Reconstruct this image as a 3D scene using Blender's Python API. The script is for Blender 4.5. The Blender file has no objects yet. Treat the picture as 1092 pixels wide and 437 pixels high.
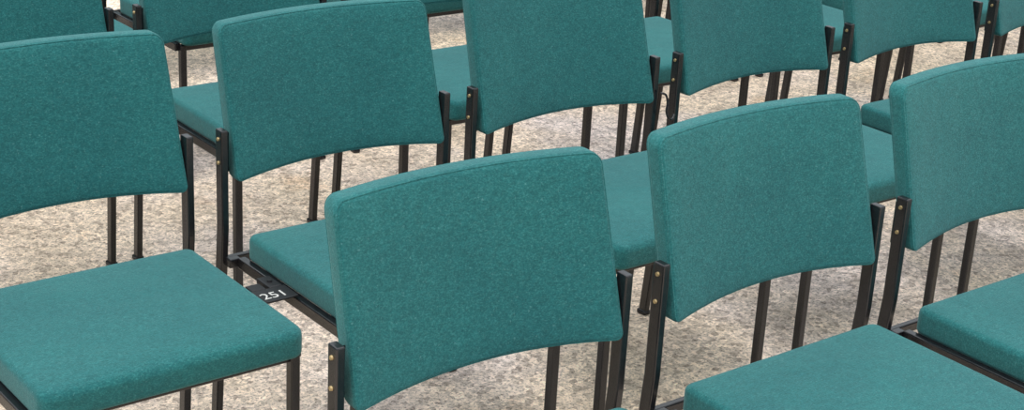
import bpy, bmesh, math, random
from mathutils import Vector, Matrix
random.seed(4)
sc=bpy.context.scene
try: sc.view_settings.view_transform='Standard'
except Exception: pass
GZ=.034   # chair-local height of the ground

# ---------------------------------------------------------------- materials
def mat(name):
    m=bpy.data.materials.new(name); m.use_nodes=True
    nt=m.node_tree; return m,nt,nt.nodes['Principled BSDF']
def N(nt,t,**kw):
    n=nt.nodes.new(t)
    for k,v in kw.items():
        if k in n.inputs: n.inputs[k].default_value=v
        else: setattr(n,k,v)
    return n
def ramp(nt,src,stops):
    r=nt.nodes.new('ShaderNodeValToRGB'); e=r.color_ramp.elements
    while len(e)<len(stops): e.new(.5)
    for el,(p,c) in zip(e,stops): el.position=p; el.color=(*c,1)
    nt.links.new(src,r.inputs[0]); return r.outputs[0]
def mix(nt,a,b,f,mode='MIX'):
    m=nt.nodes.new('ShaderNodeMix'); m.data_type='RGBA'; m.blend_type=mode
    for s,v in ((m.inputs[6],a),(m.inputs[7],b),(m.inputs[0],f)):
        if hasattr(v,'links'): nt.links.new(v,s)
        else: s.default_value=v if not isinstance(v,tuple) else (*v,1)
    return m.outputs[2]
def noise(nt,V,s,d=2,rough=.6):
    n=N(nt,'ShaderNodeTexNoise',Scale=s,Detail=d,Roughness=rough)
    nt.links.new(V,n.inputs['Vector']); return n.outputs['Fac']

FAB,nt,b=mat('teal_wool_fabric')
tc=N(nt,'ShaderNodeTexCoord'); oi=N(nt,'ShaderNodeObjectInfo')
add=nt.nodes.new('ShaderNodeVectorMath'); add.operation='ADD'
nt.links.new(tc.outputs['Object'],add.inputs[0]); nt.links.new(oi.outputs['Random'],add.inputs[1])
V=add.outputs[0]
mp=N(nt,'ShaderNodeMapping'); mp.inputs['Scale'].default_value=(.6,1,1); nt.links.new(V,mp.inputs['Vector'])
n1=noise(nt,mp.outputs[0],430,3,.75); n2=noise(nt,V,6,4,.65); n3=noise(nt,mp.outputs[0],150,4,.8)
base=ramp(nt,n1,[(.25,(.006,.070,.077)),(.52,(.014,.110,.113)),(.78,(.046,.182,.178))])
mot=ramp(nt,n2,[(.3,(.87,.88,.90)),(.7,(1.12,1.09,1.07))])
c=mix(nt,base,mot,1.0,'MULTIPLY')
mot2=ramp(nt,n3,[(.3,(.77,.77,.77)),(.7,(1.19,1.19,1.19))])
c=mix(nt,c,mot2,1.0,'MULTIPLY')
pil=noise(nt,V,300,2,.5)
c=mix(nt,c,ramp(nt,pil,[(.66,(0,0,0)),(.77,(.055,.08,.078))]),1.0,'ADD')
nt.links.new(c,b.inputs['Base Color'])
b.inputs['Roughness'].default_value=.95
b.inputs['Sheen Weight'].default_value=.25
b.inputs['Sheen Roughness'].default_value=.5
b.inputs['Sheen Tint'].default_value=(.6,.9,.9,1)
b.inputs['Specular IOR Level'].default_value=.15
bp=N(nt,'ShaderNodeBump',Strength=.5,Distance=.002)
nt.links.new(n1,bp.inputs['Height'])
bp2=N(nt,'ShaderNodeBump',Strength=.3,Distance=.012)
nt.links.new(noise(nt,V,9,2),bp2.inputs['Height']); nt.links.new(bp.outputs[0],bp2.inputs['Normal'])
nt.links.new(bp2.outputs[0],b.inputs['Normal'])

MET,nt,b=mat('black_painted_steel')
tc=N(nt,'ShaderNodeTexCoord')
f=noise(nt,tc.outputs['Object'],60,4)
nt.links.new(ramp(nt,f,[(.35,(.004,.004,.006)),(.75,(.014,.014,.015))]),b.inputs['Base Color'])
b.inputs['Roughness'].default_value=.26; b.inputs['Specular IOR Level'].default_value=.6
BRS,nt,b=mat('brass_screw'); b.inputs['Base Color'].default_value=(.50,.38,.2,1)
b.inputs['Metallic'].default_value=.8; b.inputs['Roughness'].default_value=.4
PLT,nt,b=mat('black_plastic'); b.inputs['Base Color'].default_value=(.008,.008,.01,1); b.inputs['Roughness'].default_value=.5
WHT,nt,b=mat('white_print'); b.inputs['Base Color'].default_value=(.5,.5,.48,1); b.inputs['Roughness'].default_value=.6

GR,nt,b=mat('weathered_concrete')
tc=N(nt,'ShaderNodeTexCoord'); V=tc.outputs['Object']
fine=noise(nt,V,150,3,.8); med=noise(nt,V,30,5,.7); big=noise(nt,V,1.1,5,.6); mid=noise(nt,V,5,5,.65)
vo=N(nt,'ShaderNodeTexVoronoi',Scale=88); nt.links.new(V,vo.inputs['Vector'])
col=ramp(nt,big,[(.34,(.63,.555,.54)),(.5,(.68,.57,.465)),(.66,(.61,.51,.38))])
col=mix(nt,col,ramp(nt,mid,[(.3,(.74,.73,.72)),(.52,(1,1,1)),(.75,(1.18,1.18,1.18))]),1.0,'MULTIPLY')
col=mix(nt,col,ramp(nt,med,[(.3,(.74,.73,.72)),(.5,(1,1,1)),(.72,(1.18,1.18,1.18))]),1.0,'MULTIPLY')
col=mix(nt,col,ramp(nt,fine,[(.35,(.27,.25,.23)),(.46,(1,1,1)),(.66,(1.45,1.43,1.40))]),1.0,'MULTIPLY')
col=mix(nt,col,ramp(nt,vo.outputs['Color'],[(.1,(.52,.49,.47)),(.45,(1.0,.985,.97)),(.95,(1.36,1.33,1.30))]),.9,'MULTIPLY')
st=noise(nt,V,2.3,6,.65)
col=mix(nt,col,ramp(nt,st,[(.60,(1,1,1)),(.68,(.88,.78,.68)),(.76,(.70,.57,.48))]),.8,'MULTIPLY')
nt.links.new(col,b.inputs['Base Color']); b.inputs['Roughness'].default_value=.85
bp=N(nt,'ShaderNodeBump',Strength=.5,Distance=.004); nt.links.new(fine,bp.inputs['Height'])
nt.links.new(bp.outputs[0],b.inputs['Normal'])

# ---------------------------------------------------------------- mesh helpers
def finish(bm,name,mats,smooth=True):
    bmesh.ops.recalc_face_normals(bm,faces=bm.faces)
    me=bpy.data.meshes.new(name); bm.to_mesh(me); bm.free()
    for m in mats: me.materials.append(m)
    if smooth:
        for p in me.polygons: p.use_smooth=True
    return me
def pad(hx,hy,hz,axis,Rlo,Rhi,edge,cuts):
    bm=bmesh.new(); bmesh.ops.create_cube(bm,size=2)
    bmesh.ops.scale(bm,vec=(hx,hy,hz),verts=bm.verts)
    o=2 if axis==1 else 1
    for hi,R in ((0,Rlo),(1,Rhi)):
        es=[e for e in bm.edges if abs((e.verts[0].co-e.verts[1].co)[axis])>1e-5 and
            all(((v.co[o]>0)==bool(hi)) for v in e.verts) and abs(e.verts[0].co[0])>hx-1e-5]
        es=[e for e in es if abs(abs(e.verts[0].co[o])-(hz if o==2 else hy))<1e-5]
        bmesh.ops.bevel(bm,geom=es,offset=R,segments=7,profile=.5,affect='EDGES')
    h=(hx,hy,hz)[axis]
    es=[e for e in bm.edges if all(abs(abs(v.co[axis])-h)<1e-5 for v in e.verts) and e.verts[0].co[axis]*e.verts[1].co[axis]>0]
    bmesh.ops.bevel(bm,geom=es,offset=edge,segments=5,profile=.5,affect='EDGES')
    for ax,hh,n in ((0,hx,cuts[0]),(o,hz if o==2 else hy,cuts[1])):
        for i in range(1,n):
            co=[0,0,0]; no=[0,0,0]; co[ax]=-hh+2*hh*i/n; no[ax]=1
            bmesh.ops.bisect_plane(bm,geom=bm.verts[:]+bm.edges[:]+bm.faces[:],plane_co=co,plane_no=no)
    return bm
def tube(bm,pts,r,mi=0,seg=8,closed=False):
    prev=None; first=None; n=len(pts)
    for i,p in enumerate(pts):
        p=Vector(p)
        a=pts[(i+1)%n] if closed else pts[min(i+1,n-1)]
        c=pts[i-1] if closed else pts[max(i-1,0)]
        d=(Vector(a)-Vector(c)).normalized()
        ref=Vector((0,1,0)); 
        if abs(d.dot(ref))>.95: ref=Vector((1,0,0))
        s=d.cross(ref).normalized(); t=s.cross(d)
        ring=[bm.verts.new(p+s*r*math.cos(2*math.pi*k/seg)+t*r*math.sin(2*math.pi*k/seg)) for k in range(seg)]
        if prev:
            for k in range(seg):
                bm.faces.new((prev[k],prev[(k+1)%seg],ring[(k+1)%seg],ring[k])).material_index=mi
        elif not closed: bm.faces.new(ring[::-1])
        if first is None: first=ring
        prev=ring
    if closed:
        for k in range(seg): bm.faces.new((prev[k],prev[(k+1)%seg],first[(k+1)%seg],first[k])).material_index=mi
    else: bm.faces.new(prev)
W=.431; WT=.420; YT=.073; ZB=.5376; ZT=.7956; TH=.032
HZ=(ZT-ZB)/2
def bdef(x,y,z):
    t=(z+HZ)/(2*HZ); u=x/(W/2); sx=1+(WT/W-1)*t
    pil=(1-u**6)*(1-(2*t-1)**6) if abs(u)<1 and 0<t<1 else 0
    if abs(y)>TH/2-.0005: y+=math.copysign(.004*pil,y)
    bow=(.031-.006*t)*(1-u*u)
    arch=.009*(1-u*u)*(1-t)+.002*(1-u*u)*t
    return (x*sx, TH/2+y+YT*t+bow, ZB+2*HZ*t+arch)
def rim(hx,hz,Rlo,Rhi,ins,n=18):
    P=[]
    def corner(cx,cz,R,a0):
        for k in range(7):
            a=math.radians(a0+90*k/6); P.append((cx+R*math.cos(a),cz+R*math.sin(a)))
    hx-=ins; hz-=ins; Rl=max(Rlo-ins,.002); Rh=max(Rhi-ins,.002)
    def side(a,b,n):
        for k in range(1,n): P.append((a[0]+(b[0]-a[0])*k/n,a[1]+(b[1]-a[1])*k/n))
    corner(hx-Rh,hz-Rh,Rh,0); side((hx-Rh,hz),(-hx+Rh,hz),n)
    corner(-hx+Rh,hz-Rh,Rh,90); side((-hx,hz-Rh),(-hx,-hz+Rl),8)
    corner(-hx+Rl,-hz+Rl,Rl,180); side((-hx+Rl,-hz),(hx-Rl,-hz),n)
    corner(hx-Rl,-hz+Rl,Rl,270); side((hx,-hz+Rl),(hx,hz-Rh),8)
    return P
RL,RH=.013,.019
def make_back():
    bm=pad(W/2,TH/2,HZ,1,RL,RH,.0075,(22,9))
    for v in bm.verts: v.co=bdef(*v.co)
    for yy in (-TH/2+.0023,TH/2-.0023):
        tube(bm,[bdef(x,yy,z) for x,z in rim(W/2,HZ,RL,RH,.0023)],.0014,seg=6,closed=True)
    return finish(bm,'backrest',[FAB])
SW=.417; S0=-.012; S1=-.390; ST=.047; SZ=.45
def make_seat():
    hy=(S0-S1)/2
    bm=pad(SW/2,hy,ST/2,2,.022,.018,.010,(16,14))
    def sd(x,y,z):
        u=x/(SW/2); w=y/hy
        if z>ST/2-.0005: z+=.005*(1-min(1,abs(u))**3)*(1-min(1,abs(w))**3)
        if z>0 and w<-.8: z-=.005*((-w-.8)/.2)**2
        return (x,(S0+S1)/2+y,SZ-ST/2+z)
    for v in bm.verts: v.co=sd(*v.co)
    return finish(bm,'seat',[FAB])

def box(bm,x0,x1,y0,y1,z0,z1,mi=0,bev=.0022,lean=None):
    vs=bmesh.ops.create_cube(bm,size=1)['verts']
    for v in vs:
        v.co=((x0+x1)/2+v.co.x*(x1-x0),(y0+y1)/2+v.co.y*(y1-y0),(z0+z1)/2+v.co.z*(z1-z0))
        if lean and v.co.z<(z0+z1)/2: v.co.y+=lean
    es=list({e for v in vs for e in v.link_edges})
    for f in {f for v in vs for f in v.link_faces}: f.material_index=mi
    if bev: bmesh.ops.bevel(bm,geom=es,offset=bev,segments=2,profile=.5,affect='EDGES')
def cyl(bm,c,axis,r,h,mi,seg=14):
    M=Matrix.Translation(c)@Vector((0,0,1)).rotation_difference(Vector(axis)).to_matrix().to_4x4()
    q=bmesh.ops.create_cone(bm,cap_ends=True,segments=seg,radius1=r,radius2=r*.8,depth=h,matrix=M)
    for f in {f for v in q['verts'] for f in v.link_faces}: f.material_index=mi
PZ=.633; LEAN=.035
def post(bm,x,z0,zk,z1,hx,y0,y1,lean):
    lv=[(z0,lean),(zk,0.0),(z1,0.0)]
    R=[]
    for z,dy in lv:
        R.append([bm.verts.new((x+sx*hx,y+dy,z)) for sx,y in ((-1,y0),(1,y0),(1,y1),(-1,y1))])
    for a,b_ in ((0,1),(1,2)):
        for k in range(4): bm.faces.new((R[a][k],R[a][(k+1)%4],R[b_][(k+1)%4],R[b_][k]))
    bm.faces.new(R[0][::-1]); bm.faces.new(R[2])
    vs={v for r in R for v in r}
    es=[e for e in {e for v in vs for e in v.link_edges} if not (abs(e.verts[0].co.z-zk)<1e-6 and abs(e.verts[1].co.z-zk)<1e-6)]
    bmesh.ops.bevel(bm,geom=es,offset=.0022,segments=2,profile=.5,affect='EDGES')
def make_frame():
    bm=bmesh.new()
    for s,x in ((-1,-.2345),(1,.2215)):
        post(bm,x,GZ,ZB-.08,PZ,.0065,.009,.031,LEAN)
        box(bm,min(x,s*.19),max(x,s*.19),.034,.037,ZB+.012,PZ-.012,bev=.001)
        for z in (PZ-.016,PZ-.058):
            cyl(bm,(x+s*.0075,.020,z),(s,0,0),.0036,.003,1)
        rx=s*.212
        box(bm,rx-.0075,rx+.0075,-.355,-.004,.386,.406)
        fx=s*.202
        box(bm,fx-.008,fx+.008,-.368,-.351,GZ,.4025)
        box(bm,x-.010,x+.010,.007+LEAN,.033+LEAN,GZ,GZ+.010,2,.003)
        box(bm,fx-.010,fx+.010,-.371,-.348,GZ,GZ+.010,2,.003)
        box(bm,min(rx,x),max(rx,x),-.004,.012,.388,.404)
    box(bm,-.2345,.2215,.010,.022,.388,.404); box(bm,-.195,.195,-.362,-.348,.386,.402)
    for y in (-.08,-.29): box(bm,-.205,.205,y-.012,y+.012,.394,.402,bev=.001)
    R=.2195
    tube(bm,[(R-.004,-.03,.398),(R+.018,-.03,.400),(R+.024,-.036,.400),(R+.024,-.084,.400),(R+.018,-.09,.400),(R-.004,-.09,.398)],.003)
    return finish(bm,'frame',[MET,BRS,PLT],False)
def make_plate():
    bm=bmesh.new()
    box(bm,.212,.303,-.205,-.157,.410,.4135,0,.001)
    box(bm,.276,.300,-.157,-.112,.404,.414,0,.002)
    box(bm,.246,.272,-.153,-.128,.403,.412,0,.002)
    cyl(bm,(.288,-.135,.415),(0,0,1),.005,.004,0)
    return finish(bm,'number_plate',[PLT],False)
def make_hook():
    bm=bmesh.new()
    c=[(.2265,.0,.560),(.236,-.006,.556),(.241,-.008,.540),(.238,-.010,.522),(.243,-.012,.508),(.254,-.012,.504),(.261,-.010,.512)]
    P=[]
    for i in range(len(c)-1):
        for k in range(4):
            t=k/4; p=[Vector(c[max(0,min(len(c)-1,i+j))]) for j in (-1,0,1,2)]
            P.append(.5*((2*p[1])+(p[2]-p[0])*t+(2*p[0]-5*p[1]+4*p[2]-p[3])*t*t+(3*p[1]-p[0]-3*p[2]+p[3])*t**3))
    P.append(Vector(c[-1])); tube(bm,P,.0024)
    return finish(bm,'linking_hook',[MET])
BACK=make_back(); SEAT=make_seat(); FRAME=make_frame(); PLATE=make_plate(); HOOK=make_hook()

def child(name,data,par):
    o=bpy.data.objects.new(name,data); sc.collection.objects.link(o); o.parent=par; return o
def chair(x,y,yaw=0,hook=False,num=None):
    e=bpy.data.objects.new('upholstered_chair',None); sc.collection.objects.link(e)
    e.empty_display_size=.2; e.location=(x,y,-GZ); e.rotation_euler=(0,0,math.radians(yaw))
    for n,d in (('seat',SEAT),('backrest',BACK),('frame',FRAME)): child(n,d,e)
    if hook: child('linking_hook',HOOK,e)
    if num:
        child('number_plate',PLATE,e)
        cu=bpy.data.curves.new('number',type='FONT'); cu.body=str(num); cu.size=.031; cu.extrude=.0003
        cu.align_x='CENTER'; cu.align_y='CENTER'; cu.materials.append(WHT)
        t=child('seat_number',cu,e); t.location=(.268,-.186,.4138)
R=.8106
rows=[(0,0.0,0,9),(R,.2625,-2,9),(2*R+.01,.499,-3,9),(3*R,.775,-4,9),(4*R,1.04,-5,9)]
for ri,(y,xo,n0,n1) in enumerate(rows):
    for n in range(n0,n1):
        j=0 if y<1 and n<5 else random.uniform(-.7,.7)
        if ri==0 and n==0:
            a=math.radians(-1.7); px=.2155
            chair(px-px*math.cos(a)-.006,-px*math.sin(a),-1.7)
        else: chair(xo+n*.52,y,j,hook=(ri==1 and n==1),num=251 if (ri==1 and n==-1) else None)

# ---------------------------------------------------------------- ground
bm=bmesh.new(); bmesh.ops.create_grid(bm,x_segments=2,y_segments=2,size=20)
g=bpy.data.objects.new('ground',finish(bm,'ground',[GR])); sc.collection.objects.link(g); g.location=(2,3,0)

# ---------------------------------------------------------------- light
w=bpy.data.worlds.new('overcast'); sc.world=w; w.use_nodes=True
nt=w.node_tree; bg=nt.nodes['Background']
tc=N(nt,'ShaderNodeTexCoord'); sp=N(nt,'ShaderNodeSeparateXYZ'); nt.links.new(tc.outputs['Generated'],sp.inputs[0])
cc=ramp(nt,sp.outputs['Z'],[(0,(.20,.22,.24)),(.35,(.47,.51,.54)),(1,(.96,.98,1))])
nt.links.new(cc,bg.inputs[0]); bg.inputs[1].default_value=2.1
L=bpy.data.lights.new('sun','SUN'); L.energy=2.0; L.angle=math.radians(24); L.color=(1,.97,.92)
lo=bpy.data.objects.new('sun',L); sc.collection.objects.link(lo)
d=Vector((.40,.24,-1)); lo.rotation_euler=d.to_track_quat('-Z','Y').to_euler(); lo.location=(0,0,6)

# ---------------------------------------------------------------- camera
yaw,pit,roll=[math.radians(a) for a in (38.53494,-20.84354,3.14113)]
fw=Vector((math.sin(yaw)*math.cos(pit),math.cos(yaw)*math.cos(pit),math.sin(pit)))
rt=Vector((math.cos(yaw),-math.sin(yaw),0)); up=rt.cross(fw)
r2=rt*math.cos(roll)+up*math.sin(roll); u2=-rt*math.sin(roll)+up*math.cos(roll)
M=Matrix((r2,u2,-fw)).transposed().to_4x4(); M.translation=Vector((-1.20303,-1.50413,1.5139-GZ))
cd=bpy.data.cameras.new('camera'); cd.sensor_width=36; cd.sensor_fit='HORIZONTAL'; cd.lens=1745.86/1092*36
co=bpy.data.objects.new('camera',cd); sc.collection.objects.link(co); co.matrix_world=M; sc.camera=co
